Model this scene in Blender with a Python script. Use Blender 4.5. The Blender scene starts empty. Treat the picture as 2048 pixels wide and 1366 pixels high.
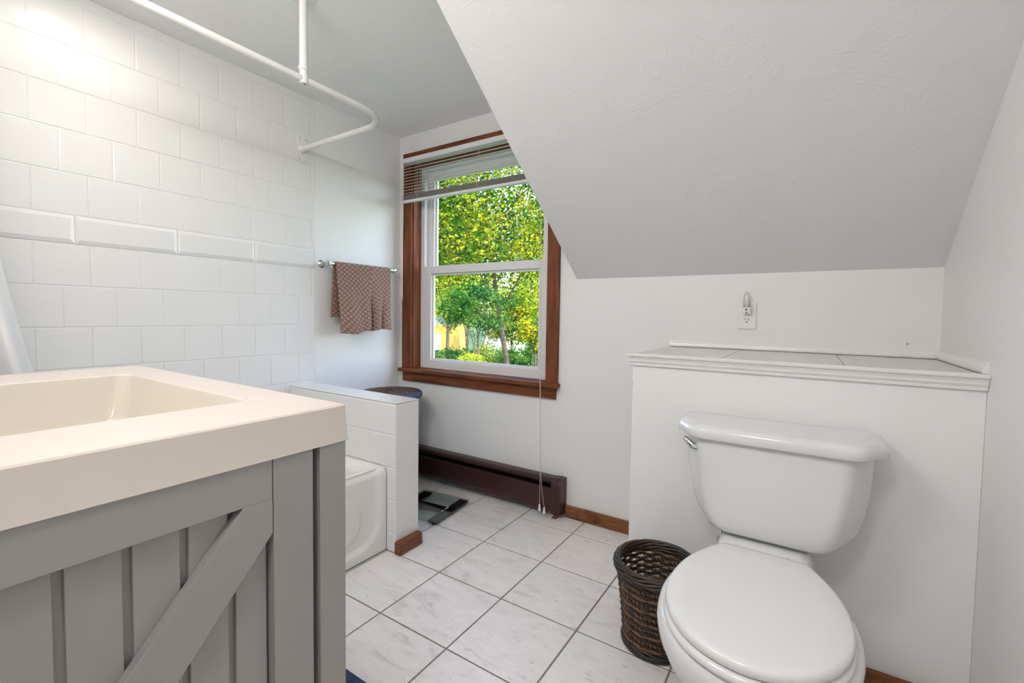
import bpy, bmesh, math, random
from mathutils import Vector, Matrix
import numpy as np
random.seed(7)
PI = math.pi
S = bpy.context.scene
COL = S.collection

# ------------------------------------------------------------------ camera
cam_d = bpy.data.cameras.new('camera')
cam = bpy.data.objects.new('camera', cam_d)
COL.objects.link(cam)
F_PX, YAW, PITCH, ROLL = 908.665, .576466, -.043528, .014263
f_ = Vector((-math.sin(YAW)*math.cos(PITCH), math.cos(YAW)*math.cos(PITCH), math.sin(PITCH)))
r0 = Vector((math.cos(YAW), math.sin(YAW), 0)); u0 = r0.cross(f_)
r_ = math.cos(ROLL)*r0 + math.sin(ROLL)*u0
u_ = -math.sin(ROLL)*r0 + math.cos(ROLL)*u0
M4 = Matrix(((r_.x, u_.x, -f_.x, 0), (r_.y, u_.y, -f_.y, 0), (r_.z, u_.z, -f_.z, 1.05325), (0, 0, 0, 1)))
cam.matrix_world = M4
cam_d.sensor_fit = 'HORIZONTAL'; cam_d.sensor_width = 36
cam_d.lens = F_PX/2048*36
cam_d.shift_y = -(683-668.35)/2048
cam_d.clip_start = .02; cam_d.clip_end = 300
S.camera = cam

# ------------------------------------------------------------------ world, sun, exposure
S.view_settings.view_transform = 'Standard'; S.view_settings.look = 'None'
S.view_settings.gamma = 1; S.view_settings.use_curve_mapping = False
S.view_settings.exposure = .20
w = bpy.data.worlds.new('sky'); S.world = w; w.use_nodes = True
nt = w.node_tree; nt.nodes.clear()
sky = nt.nodes.new('ShaderNodeTexSky'); sky.sky_type = 'NISHITA'; sky.sun_disc = False
sky.sun_elevation = math.radians(42); sky.sun_rotation = math.radians(100); sky.air_density = 1.0; sky.dust_density = 1.2
bg = nt.nodes.new('ShaderNodeBackground'); bg.inputs[1].default_value = 1.0
wo = nt.nodes.new('ShaderNodeOutputWorld')
nt.links.new(sky.outputs[0], bg.inputs[0]); nt.links.new(bg.outputs[0], wo.inputs[0])
sun_d = bpy.data.lights.new('sun', 'SUN'); sun_d.energy = 8; sun_d.angle = math.radians(.6); sun_d.color = (1, .96, .88)
sun = bpy.data.objects.new('sun', sun_d); COL.objects.link(sun)
sun.rotation_euler = Vector((-.80, .22, -.62)).to_track_quat('-Z', 'Y').to_euler()
S.cycles.max_bounces = 12; S.cycles.diffuse_bounces = 6; S.cycles.glossy_bounces = 4
S.cycles.transparent_max_bounces = 16; S.cycles.transmission_bounces = 6
S.cycles.use_denoising = True; S.cycles.sample_clamp_indirect = 6

def area(name, loc, rot, size, power, color, shape='DISK', size_y=None, parent=None, spread=180):
    d = bpy.data.lights.new(name, 'AREA'); d.shape = shape; d.size = size
    if size_y: d.size_y = size_y
    d.energy = power; d.color = color; d.spread = math.radians(spread)
    o = bpy.data.objects.new(name, d); COL.objects.link(o)
    o.location = loc; o.rotation_euler = rot
    if parent: o.parent = parent; o.location = Vector(loc)-Vector(parent.location)
    return o
LAMPS = dict(tub=.95, vanity=5.5, dome=6, dome_glow=10, globe_glow=38, lens_glow=40)

# ------------------------------------------------------------------ measured planes of the room (metres)
L, D, H, RW = -2.2727, 2.1266, 2.1938, .387
FY = -.10            # wall behind the vanity
HY = -1.35           # far end of the entry passage behind the camera
DX = -.9924          # dormer cheek
ZS, SL = 1.2365, .7551   # foot and pitch of the sloping ceiling

# ------------------------------------------------------------------ materials
def new_mat(name):
    m = bpy.data.materials.new(name); m.use_nodes = True
    return m, m.node_tree, m.node_tree.nodes['Principled BSDF']
def mat(name, col, rough=.5, metal=0, bump=None, var=None, spec=None, coat=0, trans=0, sss=0):
    """col linear rgb; bump=(scale,strength[,dist]); var=(scale, amount)"""
    m, nt, b = new_mat(name)
    b.inputs['Base Color'].default_value = (*col, 1)
    b.inputs['Roughness'].default_value = rough; b.inputs['Metallic'].default_value = metal
    if spec is not None: b.inputs['Specular IOR Level'].default_value = spec
    if coat: b.inputs['Coat Weight'].default_value = coat; b.inputs['Coat Roughness'].default_value = .05
    if trans: b.inputs['Transmission Weight'].default_value = trans
    tc = nt.nodes.new('ShaderNodeTexCoord')
    if var:
        n = nt.nodes.new('ShaderNodeTexNoise'); n.inputs['Scale'].default_value = var[0]; n.inputs['Detail'].default_value = 5
        nt.links.new(tc.outputs['Object'], n.inputs['Vector'])
        mx = nt.nodes.new('ShaderNodeMix'); mx.data_type = 'RGBA'
        mx.inputs[6].default_value = (*[c*(1-var[1]) for c in col], 1); mx.inputs[7].default_value = (*[min(1, c*(1+var[1])) for c in col], 1)
        nt.links.new(n.outputs[0], mx.inputs[0]); nt.links.new(mx.outputs[2], b.inputs['Base Color'])
    if bump:
        n = nt.nodes.new('ShaderNodeTexNoise'); n.inputs['Scale'].default_value = bump[0]; n.inputs['Detail'].default_value = 4
        nt.links.new(tc.outputs['Object'], n.inputs['Vector'])
        bp = nt.nodes.new('ShaderNodeBump'); bp.inputs['Strength'].default_value = bump[1]; bp.inputs['Distance'].default_value = bump[2] if len(bump) > 2 else .002
        nt.links.new(n.outputs[0], bp.inputs['Height']); nt.links.new(bp.outputs[0], b.inputs['Normal'])
    return m
def ramp(nt, stops, interp='LINEAR'):
    r = nt.nodes.new('ShaderNodeValToRGB'); e = r.color_ramp.elements; r.color_ramp.interpolation = interp
    e[0].position, e[0].color = stops[0][0], (*stops[0][1], 1); e[1].position, e[1].color = stops[-1][0], (*stops[-1][1], 1)
    for p, c in stops[1:-1]:
        x = e.new(p); x.color = (*c, 1)
    return r
def plaster(name, col, sc, strength):
    m, nt, b = new_mat(name)
    b.inputs['Base Color'].default_value = (*col, 1); b.inputs['Roughness'].default_value = .6
    tc = nt.nodes.new('ShaderNodeTexCoord')
    n1 = nt.nodes.new('ShaderNodeTexNoise'); n1.inputs['Scale'].default_value = sc; n1.inputs['Detail'].default_value = 3; n1.inputs['Distortion'].default_value = 1.6
    n2 = nt.nodes.new('ShaderNodeTexNoise'); n2.inputs['Scale'].default_value = sc*7; n2.inputs['Detail'].default_value = 4
    r = ramp(nt, [(.52, (0, 0, 0)), (.56, (1, 1, 1)), (.575, (.35, .35, .35))])
    nt.links.new(tc.outputs['Object'], n1.inputs['Vector']); nt.links.new(tc.outputs['Object'], n2.inputs['Vector'])
    nt.links.new(n1.outputs[0], r.inputs[0])
    ad = nt.nodes.new('ShaderNodeMath'); ad.operation = 'MULTIPLY_ADD'; ad.inputs[1].default_value = .35
    nt.links.new(n2.outputs[0], ad.inputs[0]); nt.links.new(r.outputs[0], ad.inputs[2])
    bp = nt.nodes.new('ShaderNodeBump'); bp.inputs['Strength'].default_value = strength; bp.inputs['Distance'].default_value = .0015
    nt.links.new(ad.outputs[0], bp.inputs['Height']); nt.links.new(bp.outputs[0], b.inputs['Normal'])
    return m
def wood(name, c1, c2, axis=0, rough=.42, sc=1.0, knots=False):
    m, nt, b = new_mat(name)
    tc = nt.nodes.new('ShaderNodeTexCoord'); mp = nt.nodes.new('ShaderNodeMapping')
    s = [14*sc]*3; s[axis] = 1.3*sc; mp.inputs['Scale'].default_value = s
    n = nt.nodes.new('ShaderNodeTexNoise'); n.inputs['Scale'].default_value = 3; n.inputs['Detail'].default_value = 7; n.inputs['Distortion'].default_value = .8
    nt.links.new(tc.outputs['Object'], mp.inputs[0]); nt.links.new(mp.outputs[0], n.inputs['Vector'])
    r = ramp(nt, [(.3, c1), (.52, tuple((a+b_)/2 for a, b_ in zip(c1, c2))), (.7, c2)])
    nt.links.new(n.outputs[0], r.inputs[0]); out = r.outputs[0]
    if knots:
        v = nt.nodes.new('ShaderNodeTexNoise'); v.inputs['Scale'].default_value = 9; v.inputs['Detail'].default_value = 2
        nt.links.new(tc.outputs['Object'], v.inputs['Vector'])
        kr = ramp(nt, [(.33, (.25, .2, .18)), (.44, (1, 1, 1))]); nt.links.new(v.outputs[0], kr.inputs[0])
        mu = nt.nodes.new('ShaderNodeMix'); mu.data_type = 'RGBA'; mu.blend_type = 'MULTIPLY'; mu.inputs[0].default_value = 1
        nt.links.new(out, mu.inputs[6]); nt.links.new(kr.outputs[0], mu.inputs[7]); out = mu.outputs[2]
    nt.links.new(out, b.inputs['Base Color']); b.inputs['Roughness'].default_value = rough; b.inputs['Specular IOR Level'].default_value = .3
    bp = nt.nodes.new('ShaderNodeBump'); bp.inputs['Strength'].default_value = .25; bp.inputs['Distance'].default_value = .001
    nt.links.new(n.outputs[0], bp.inputs['Height']); nt.links.new(bp.outputs[0], b.inputs['Normal'])
    return m

WALLC = (.775, .775, .765)
M = {}
M['wall'] = mat('wall_paint', WALLC, .48, bump=(70, .10, .0008))
M['wall_rough'] = plaster('ceiling_plaster', (.735, .73, .73), 6.5, .30)
M['ceil'] = plaster('flat_ceiling_plaster', (.84, .84, .84), 8, .22)
M['gloss_white'] = mat('glossy_white_surround', (.77, .765, .755), .13, var=(.8, .02))
M['tub'] = mat('white_bathtub_enamel', (.78, .775, .75), .16)
M['porcelain'] = mat('porcelain', (.68, .68, .68), .07)
M['seat'] = mat('seat_plastic', (.70, .70, .69), .16)
M['counter'] = mat('cream_countertop', (.62, .555, .49), .24)
M['basin'] = mat('cream_basin', (.60, .55, .475), .10)
M['grey'] = mat('grey_cabinet_paint', (.305, .29, .274), .42, bump=(160, .05))
M['vinyl'] = mat('white_vinyl', (.72, .715, .72), .35)
M['trim'] = mat('white_trim_paint', (.76, .75, .735), .25)
M['chrome'] = mat('chrome', (.75, .75, .74), .12, 1)
M['nickel'] = mat('brushed_nickel', (.62, .62, .60), .25, 1)
M['white_metal'] = mat('white_enamelled_pipe', (.80, .78, .76), .22)
M['screw'] = mat('dark_screw', (.12, .11, .10), .4, .6)
M['dark'] = mat('dark_hole', (.02, .018, .016), .7)
M['casing'] = wood('brown_casing_x', (.085, .022, .007), (.24, .072, .024), 0, .55)
M['casing_z'] = wood('brown_casing_z', (.085, .022, .007), (.24, .072, .024), 2, .55)
M['base'] = wood('pine_baseboard', (.13, .045, .015), (.30, .115, .04), 0, .35, 1.6, True)
M['block'] = wood('wood_block', (.12, .038, .018), (.22, .075, .035), 1, .4, 2)
M['heater'] = mat('heater_enamel', (.040, .013, .012), .32, bump=(25, .12, .002), var=(6, .25))
M['heater_dark'] = mat('heater_inner', (.006, .004, .004), .6)
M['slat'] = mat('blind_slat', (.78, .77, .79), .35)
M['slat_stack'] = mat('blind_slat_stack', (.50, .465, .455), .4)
M['cord'] = mat('beige_cord', (.60, .52, .44), .8)
M['tassel'] = mat('white_tassel', (.80, .77, .70), .4)
M['black'] = mat('scale_black', (.012, .012, .014), .08)
M['plastic'] = mat('white_plastic', (.78, .775, .76), .3)
M['rug'] = mat('navy_rug', (.045, .065, .14), .95, bump=(220, 1, .006), var=(40, .3))
M['lightyarn'] = mat('wicker_dark', (.020, .012, .009), .42, var=(60, .4))
M['wick_tan'] = mat('wicker_tan', (.17, .082, .032), .42, var=(80, .55))
M['wick_brown'] = mat('wicker_brown', (.034, .020, .014), .42, var=(70, .5))
M['ham_blue'] = mat('hamper_navy', (.020, .022, .050), .35, var=(60, .6))
M['ham_pale'] = mat('hamper_pale_strand', (.13, .14, .22), .35, var=(60, .5))
M['ham_brown'] = mat('hamper_brown', (.085, .035, .020), .4, var=(60, .5))
M['yellow'] = mat('yellow_siding', (.52, .34, .07), .8)
M['bluegrey'] = mat('grey_siding', (.33, .40, .44), .8)
M['roof'] = mat('dark_shingle', (.05, .055, .06), .9, var=(3, .3))
M['whiteout'] = mat('white_siding', (.74, .75, .77), .7)
M['pinkout'] = mat('pale_pink_siding', (.46, .34, .30), .7)
M['grass'] = mat('lawn', (.05, .12, .03), .95, var=(.6, .5))
M['bark'] = mat('bark', (.09, .065, .045), .9, bump=(20, 1, .02), var=(8, .4))
M['grout_dark'] = mat('dark_gap', (.16, .15, .14), .7)
M['ledge_tile'] = mat('ledge_tile', (.60, .59, .57), .22, var=(4, .05))

def emis(name, col, s):
    m, nt, b = new_mat(name); b.inputs['Base Color'].default_value = (*col, 1)
    b.inputs['Emission Color'].default_value = (*col, 1); b.inputs['Emission Strength'].default_value = s
    return m
def glass_mat(name, tint=(1, 1, 1), refl=1.0):
    m = bpy.data.materials.new(name); m.use_nodes = True; nt = m.node_tree; nt.nodes.clear()
    o = nt.nodes.new('ShaderNodeOutputMaterial'); mx = nt.nodes.new('ShaderNodeMixShader')
    t = nt.nodes.new('ShaderNodeBsdfTransparent'); t.inputs[0].default_value = (*tint, 1)
    g = nt.nodes.new('ShaderNodeBsdfGlossy'); g.inputs['Roughness'].default_value = .02
    fr = nt.nodes.new('ShaderNodeLayerWeight'); fr.inputs[0].default_value = .5
    pw = nt.nodes.new('ShaderNodeMath'); pw.operation = 'POWER'; pw.inputs[1].default_value = 4
    mu = nt.nodes.new('ShaderNodeMath'); mu.operation = 'MULTIPLY_ADD'; mu.inputs[1].default_value = .9*refl; mu.inputs[2].default_value = .035*refl
    nt.links.new(fr.outputs[1], pw.inputs[0]); nt.links.new(pw.outputs[0], mu.inputs[0]); nt.links.new(mu.outputs[0], mx.inputs[0])
    nt.links.new(t.outputs[0], mx.inputs[1]); nt.links.new(g.outputs[0], mx.inputs[2]); nt.links.new(mx.outputs[0], o.inputs[0])
    return m
M['glass'] = glass_mat('window_glass', (.97, .98, .98), .6)
M['scale_glass'] = glass_mat('scale_glass', (.86, .91, .90), 1.2)
M['bulb_glass'] = glass_mat('night_light_glass', (.94, .94, .94), 1.6)

# floor tile
def floor_mat():
    m, nt, b = new_mat('floor_tile')
    tc = nt.nodes.new('ShaderNodeTexCoord'); mp = nt.nodes.new('ShaderNodeMapping')
    nt.links.new(tc.outputs['Object'], mp.inputs[0])
    n = nt.nodes.new('ShaderNodeTexNoise'); n.inputs['Scale'].default_value = 5; n.inputs['Detail'].default_value = 9; n.inputs['Roughness'].default_value = .65; n.inputs['Distortion'].default_value = 1.5
    mp.inputs['Rotation'].default_value = (0, 0, .5); mp.inputs['Scale'].default_value = (1, 2.6, 1)
    nt.links.new(mp.outputs[0], n.inputs['Vector'])
    r = ramp(nt, [(.30, (.56, .535, .52)), (.42, (.715, .685, .67)), (.62, (.775, .745, .73))]); nt.links.new(n.outputs[0], r.inputs[0])
    n2 = nt.nodes.new('ShaderNodeTexNoise'); n2.inputs['Scale'].default_value = 16; n2.inputs['Detail'].default_value = 8; n2.inputs['Distortion'].default_value = 2
    nt.links.new(mp.outputs[0], n2.inputs['Vector'])
    r2 = ramp(nt, [(.31, (.72, .71, .70)), (.37, (1, 1, 1))]); nt.links.new(n2.outputs[0], r2.inputs[0])
    mu = nt.nodes.new('ShaderNodeMix'); mu.data_type = 'RGBA'; mu.blend_type = 'MULTIPLY'; mu.inputs[0].default_value = .8
    nt.links.new(r.outputs[0], mu.inputs[6]); nt.links.new(r2.outputs[0], mu.inputs[7])
    nt.links.new(mu.outputs[2], b.inputs['Base Color']); b.inputs['Roughness'].default_value = .38
    return m
M['floor_tile'] = floor_mat()
M['grout'] = mat('floor_grout', (.20, .165, .135), .9, var=(3, .25))

# ------------------------------------------------------------------ geometry helpers
class MB:
    def __init__(s): s.v = []; s.f = []; s.uv = None
    def add(s, vs, fs):
        n = len(s.v); s.v += [tuple(v) for v in vs]; s.f += [tuple(i+n for i in f) for f in fs]; return s
    def box(s, x0, x1, y0, y1, z0, z1):
        v = [(x, y, z) for z in (z0, z1) for y in (y0, y1) for x in (x0, x1)]
        return s.add(v, [(0, 2, 3, 1), (4, 5, 7, 6), (0, 1, 5, 4), (2, 6, 7, 3), (0, 4, 6, 2), (1, 3, 7, 5)])
    def prism(s, pts, axis, a0, a1):
        """pts: 2-D polygon in the two other axes (in xyz order)"""
        def mk(p, a): q = list(p); q.insert(axis, a); return q
        n = len(pts); v = [mk(p, a0) for p in pts]+[mk(p, a1) for p in pts]
        return s.add(v, [tuple(range(n))[::-1], tuple(range(n, 2*n))]+[(i, (i+1) % n, n+(i+1) % n, n+i) for i in range(n)])
    def rings(s, rings, cap0=True, cap1=True, closed=True):
        n = len(rings[0]); base = len(s.v); fs = []
        for r in rings: s.v += [tuple(p) for p in r]
        for k in range(len(rings)-1):
            for i in range(n if closed else n-1):
                j = (i+1) % n
                fs.append((base+k*n+i, base+k*n+j, base+(k+1)*n+j, base+(k+1)*n+i))
        if cap0: fs.append(tuple(base+i for i in range(n))[::-1])
        if cap1: fs.append(tuple(base+(len(rings)-1)*n+i for i in range(n)))
        s.f += fs; return s
    def tube(s, path, r, seg=10, closed=False, caps=True):
        P = [Vector(p) for p in path]; n = len(P); rings = []
        up = None
        for i in range(n):
            if closed: t = (P[(i+1) % n]-P[i-1])
            else: t = P[min(i+1, n-1)]-P[max(i-1, 0)]
            t.normalize()
            if up is None:
                up = Vector((0, 0, 1)) if abs(t.z) < .9 else Vector((1, 0, 0))
            a = t.cross(up); a.normalize(); b = a.cross(t); b.normalize(); up = b
            rr = r[i] if isinstance(r, (list, tuple)) else r
            rings.append([P[i]+a*rr*math.cos(2*PI*k/seg)+b*rr*math.sin(2*PI*k/seg) for k in range(seg)])
        if closed:
            rings.append(rings[0]); return s.rings(rings, False, False)
        return s.rings(rings, caps, caps)
    def lathe(s, prof, c, seg=32, axis=2, caps=True):
        rings = []
        for r, h in prof:
            ring = []
            for k in range(seg):
                a = 2*PI*k/seg; p = [r*math.cos(a), r*math.sin(a)]; p.insert(axis, h)
                ring.append((c[0]+p[0], c[1]+p[1], c[2]+p[2]))
            rings.append(ring)
        return s.rings(rings, caps, caps)
    def grid(s, fn, nu, nv):
        base = len(s.v)
        for j in range(nv+1):
            for i in range(nu+1): s.v.append(tuple(fn(i/nu, j/nv)))
        s.f += [(base+j*(nu+1)+i, base+j*(nu+1)+i+1, base+(j+1)*(nu+1)+i+1, base+(j+1)*(nu+1)+i) for j in range(nv) for i in range(nu)]
        return s
ORG = {}
def obj(name, mb, m, parent=None, smooth=False, bevel=0, seg=2, subsurf=0, solid=0, origin=None, fix=True, split=38):
    me = bpy.data.meshes.new(name)
    if parent is not None: o0 = ORG[parent.name]
    elif origin is not None: o0 = Vector(origin)
    else:
        a = np.array(mb.v); o0 = Vector(((a[:, 0].min()+a[:, 0].max())/2, (a[:, 1].min()+a[:, 1].max())/2, a[:, 2].min()))
    me.from_pydata([tuple(Vector(v)-o0) for v in mb.v], [], mb.f)
    if fix:
        bm = bmesh.new(); bm.from_mesh(me); bmesh.ops.recalc_face_normals(bm, faces=bm.faces); bm.to_mesh(me); bm.free()
    me.update()
    o = bpy.data.objects.new(name, me); COL.objects.link(o)
    if parent is not None: o.parent = parent
    else: o.location = o0
    ORG[o.name] = o0
    ms = m if isinstance(m, (list, tuple)) else [m]
    for q in ms: me.materials.append(q)
    if smooth: me.polygons.foreach_set('use_smooth', [True]*len(me.polygons))
    if solid:
        md = o.modifiers.new('solid', 'SOLIDIFY'); md.thickness = solid; md.offset = 0
    if bevel:
        md = o.modifiers.new('bevel', 'BEVEL'); md.width = bevel; md.segments = seg; md.limit_method = 'ANGLE'; md.angle_limit = math.radians(35)
    if subsurf:
        md = o.modifiers.new('sub', 'SUBSURF'); md.levels = subsurf; md.render_levels = subsurf
    if smooth and split:
        md = o.modifiers.new('split', 'EDGE_SPLIT'); md.split_angle = math.radians(split)
    return o
def tag(o, label, cat=None, group=None, kind=None):
    o['label'] = label
    if cat: o['category'] = cat
    if group: o['group'] = group
    if kind: o['kind'] = kind
    return o
def thing(name, label, cat, loc, group=None):
    o = bpy.data.objects.new(name, None); COL.objects.link(o); o.location = loc; o.empty_display_size = .05
    ORG[o.name] = Vector(loc); return tag(o, label, cat, group)
def struct(name, mb, m, label=None, **k):
    o = obj(name, mb, m, **k); o['kind'] = 'structure'
    if label: o['label'] = label
    return o
def roundpoly(pts, radii, seg=6):
    out = []; n = len(pts)
    for i in range(n):
        p = Vector((*pts[i], 0)); a = Vector((*pts[i-1], 0)); b = Vector((*pts[(i+1) % n], 0)); r = radii[i]
        d1 = (a-p).normalized(); d2 = (b-p).normalized(); ang = d1.angle(d2)
        t = r/math.tan(ang/2); s = p+d1*t; e = p+d2*t
        c = p+(d1+d2).normalized()*(r/math.sin(ang/2))
        v0 = s-c; v1 = e-c; th = v0.angle(v1) if v0.length > 1e-9 else 0
        for k in range(seg+1):
            q = k/seg
            if th < 1e-6: v = v0
            else: v = v0*(math.sin((1-q)*th)/math.sin(th))+v1*(math.sin(q*th)/math.sin(th))
            out.append((c.x+v.x, c.y+v.y))
    return out

# ------------------------------------------------------------------ setting
T = .305; FX, FYO = -1.2221, 1.3617
g = MB(); g.box(L-.1, RW+.1, HY-.1, D+.1, -.06, -.0025)
floor = struct('floor', g, M['grout'], 'floor of pale square marbled tiles with brown grout', origin=(0, 0, 0))
t = MB()
for i in range(-5, 8):
    for j in range(-10, 5):
        x0, y0 = FX+i*T, FYO+j*T; x1, y1 = x0+T, y0+T
        x0, x1 = max(x0, L-.05), min(x1, RW+.05); y0, y1 = max(y0, HY-.05), min(y1, D+.05)
        if x1-x0 < .02 or y1-y0 < .02: continue
        gp = .0028; b_ = .0015
        o_ = [(x0+gp, y0+gp), (x1-gp, y0+gp), (x1-gp, y1-gp), (x0+gp, y1-gp)]
        q_ = [(x0+gp+b_, y0+gp+b_), (x1-gp-b_, y0+gp+b_), (x1-gp-b_, y1-gp-b_), (x0+gp+b_, y1-gp-b_)]
        t.rings([[(*p, -.003) for p in o_], [(*p, -.001) for p in o_], [(*p, 0) for p in q_]], False, True)
ft = obj('floor_tiles', t, M['floor_tile'], parent=floor)

WT = .14
struct('wall_left', MB().box(L-WT, L-.003, FY-WT, D+WT, -.06, H+.05), M['wall'], 'white painted wall left of the window')
WX0, WX1, WZ0, WZ1 = -2.155, -1.157, .665, 2.035
g = MB(); g.box(L-WT, WX0, D, D+WT, -.06, H+.05); g.box(WX1, RW+WT, D, D+WT, -.06, H+.05)
g.box(WX0, WX1, D, D+WT, -.06, WZ0); g.box(WX0, WX1, D, D+WT, WZ1, H+.05)
struct('wall_back', g, M['wall'], 'white painted wall holding the window')
struct('wall_right', MB().box(RW, RW+WT, HY-WT, D+WT, -.06, H+.05), M['wall'], 'white painted wall right of the toilet')
struct('wall_front', MB().box(L-WT, -.50, FY-WT, FY, -.06, H+.05).box(-.50-.0, -.50+.001, FY-WT, FY, -.06, H+.05), M['wall'])
struct('wall_passage', MB().box(-.50-WT, -.50, HY-WT, FY-WT, -.06, H+.05), M['wall'])
struct('wall_end', MB().box(-.50-WT, RW+WT, HY-WT, HY, -.06, H+.05), M['wall'])
struct('ceiling', MB().box(L-WT, RW+WT, HY-WT, D+WT, H, H+.12), M['ceil'], 'flat plaster ceiling over the tub')
yt = D-(H-ZS)/SL
struct('ceiling_slope', MB().prism([(D+.0, ZS), (D+.0, H+.02), (yt-.03, H+.02), (yt-.0265, H)], 0, DX, RW), M['wall_rough'], 'sloping textured plaster ceiling above the toilet')

# boxed ledge behind toilet
LX, LY = -.525, 1.613
struct('wall_ledge', MB().box(LX, RW, LY, D, -.06, .900), M['wall'], 'boxed white half wall behind the toilet', bevel=.002)
lt = thing('ledge_top', 'grey tiled top of the boxed ledge behind the toilet', 'ledge top', (-.07, 1.87, .90))
for a, b_ in ((LX+.003, -.2325), (-.2305, .0935), (.0955, RW-.004)):
    obj('ledge_tile', MB().box(a, b_, LY-.004, D-.003, .9005, .9185), M['ledge_tile'], lt, bevel=.0012)
obj('ledge_grout', MB().box(LX+.004, RW-.004, LY-.003, D-.004, .9003, .9165), M['grout_dark'], lt)
# front moulding with a cornice profile, returned at the left end
prof = [(.0, .920), (-.018, .920), (-.022, .9175), (-.0215, .911), (-.016, .906), (-.0125, .898), (-.0125, .893), (-.0095, .888), (-.0065, .886), (-.0065, .8835), (-.010, .8815), (-.0095, .878), (-.004, .8755), (0, .875)]
struct('trim_1', MB().rings([[(LX+p[0]*.8, LY+p[0], p[1]) for p in prof], [(RW-.001, LY+p[0], p[1]) for p in prof]]), M['trim'], 'white cornice moulding along the ledge front')
pr2 = [(0, .9205), (-.012, .9205), (-.013, .927), (-.011, .936), (-.006, .944), (-.0045, .948), (0, .949)]
g = MB(); g.rings([[(-.522, D+p[0], p[1]) for p in pr2], [(RW+p[0], D+p[0], p[1]) for p in pr2], [(RW+p[0], LY-.002, p[1]) for p in pr2]])
struct('trim_2', g, M['trim'], 'thin white trim strip at the back of the ledge')
# baseboards
struct('baseboard_back', MB().box(-1.026, LX-.001, D-.018, D, 0, .0626), M['base'], 'short brown pine baseboard under the window wall', bevel=.003)
struct('baseboard_ledge', MB().box(LX+.002, RW, LY-.018, LY, 0, .0626), M['base'], 'brown pine baseboard behind the toilet', bevel=.003)
struct('baseboard_right', MB().box(RW-.018, RW, -.2, LY-.018, 0, .0626), M['base'], bevel=.003)

# tub partition
PX, PN, PF, PZ = -1.4765, 1.3635, 1.497, .6625
TX = -1.536
st = struct('wall_partition', MB().box(L, PX, PN, PF, -.06, PZ-.006), M['gloss_white'], 'low white partition wall at the end of the tub')
g = MB(); zz = [.0, .085, .2313, .3745, .5185, PZ-.0075]
for a, b_ in zip(zz[:-1], zz[1:]):
    x0 = L+.0 if a > .35 else TX+.001
    o_ = [(x0, a+.0012), (PX-.001, a+.0012), (PX-.001, b_-.0012), (x0, b_-.0012)]
    q_ = [(x0+.004, a+.004), (PX-.004, a+.004), (PX-.004, b_-.004), (x0+.004, b_-.004)]
    g.rings([[(p[0], PN, p[1]) for p in o_], [(p[0], PN-.0012, p[1]) for p in o_], [(p[0], PN-.0036, p[1]) for p in q_]], False, True)
obj('tile_face', g, M['gloss_white'], st)
obj('cap', MB().box(L, PX+.001, PN-.003, PF+.001, PZ-.0045, PZ), M['gloss_white'], st, bevel=.0012)
tag(obj('baseboard_block', MB().box(PX, PX+.036, PN-.012, PF-.006, 0, .056), M['block'], bevel=.006, seg=3), 'short reddish brown wooden baseboard block at the partition foot', 'baseboard block')

# tile surround on the left wall
sur = thing('tub_surround', 'glossy white tiled wall panel with one raised accent band over the tub', 'tub surround', (L, .7, .372))
SE = 1.507
g = MB().box(L-.003, L-.0022, FY, SE, .36, H)
rows = []
z = .3719
k = 0
lowz = [.3719, .5245, .6771, .8297, .9823, 1.135, 1.2885]
hiz = [1.3937, 1.5463, 1.6989, 1.8480, 2.0000, 2.1570, H+.0]
TY, TY2 = .4972, .4225
for i in range(6): rows.append((lowz[i], lowz[i+1], TY2 if i % 2 == 1 else TY))
rows[5] = (lowz[5], lowz[6], TY2); rows[4] = (lowz[4], lowz[5], TY); rows[3] = (lowz[3], lowz[4], TY2); rows[2] = (lowz[2], lowz[3], TY); rows[1] = (lowz[1], lowz[2], TY2); rows[0] = (lowz[0], lowz[1], TY)
for i in range(6): rows.append((hiz[i], hiz[i+1], TY2 if i % 2 == 0 else TY))
tw = .152
for (z0, z1, y0) in rows:
    a = y0-4*tw
    while a < SE:
        ya, yb = max(a, FY), min(a+tw, SE)
        if yb-ya > .008:
            o_ = [(ya+.0011, z0+.0011), (yb-.0011, z0+.0011), (yb-.0011, z1-.0011), (ya+.0011, z1-.0011)]
            q_ = [(ya+.0036, z0+.0036), (yb-.0036, z0+.0036), (yb-.0036, z1-.0036), (ya+.0036, z1-.0036)]
            g.rings([[(L-.0022, *p) for p in o_], [(L-.0012, *p) for p in o_], [(L-.0003, *p) for p in q_]], False, True)
        a += tw
obj('wall_tiles', g, M['gloss_white'], sur)
g = MB(); a = .2089-.3245*1
while a < SE-.01:
    ya, yb = max(a, FY), min(a+.3245, SE)
    o_ = [(ya+.001, 1.290), (yb-.001, 1.290), (yb-.001, 1.3925), (ya+.001, 1.3925)]
    q_ = [(ya+.012, 1.3045), (yb-.012, 1.3045), (yb-.012, 1.379), (ya+.012, 1.379)]
    g.rings([[(L-.002, *p) for p in o_], [(L+.0005, *p) for p in o_], [(L+.0055, *p) for p in q_]], False, True)
    a += .3245
obj('accent_band', g, M['gloss_white'], sur)

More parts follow.
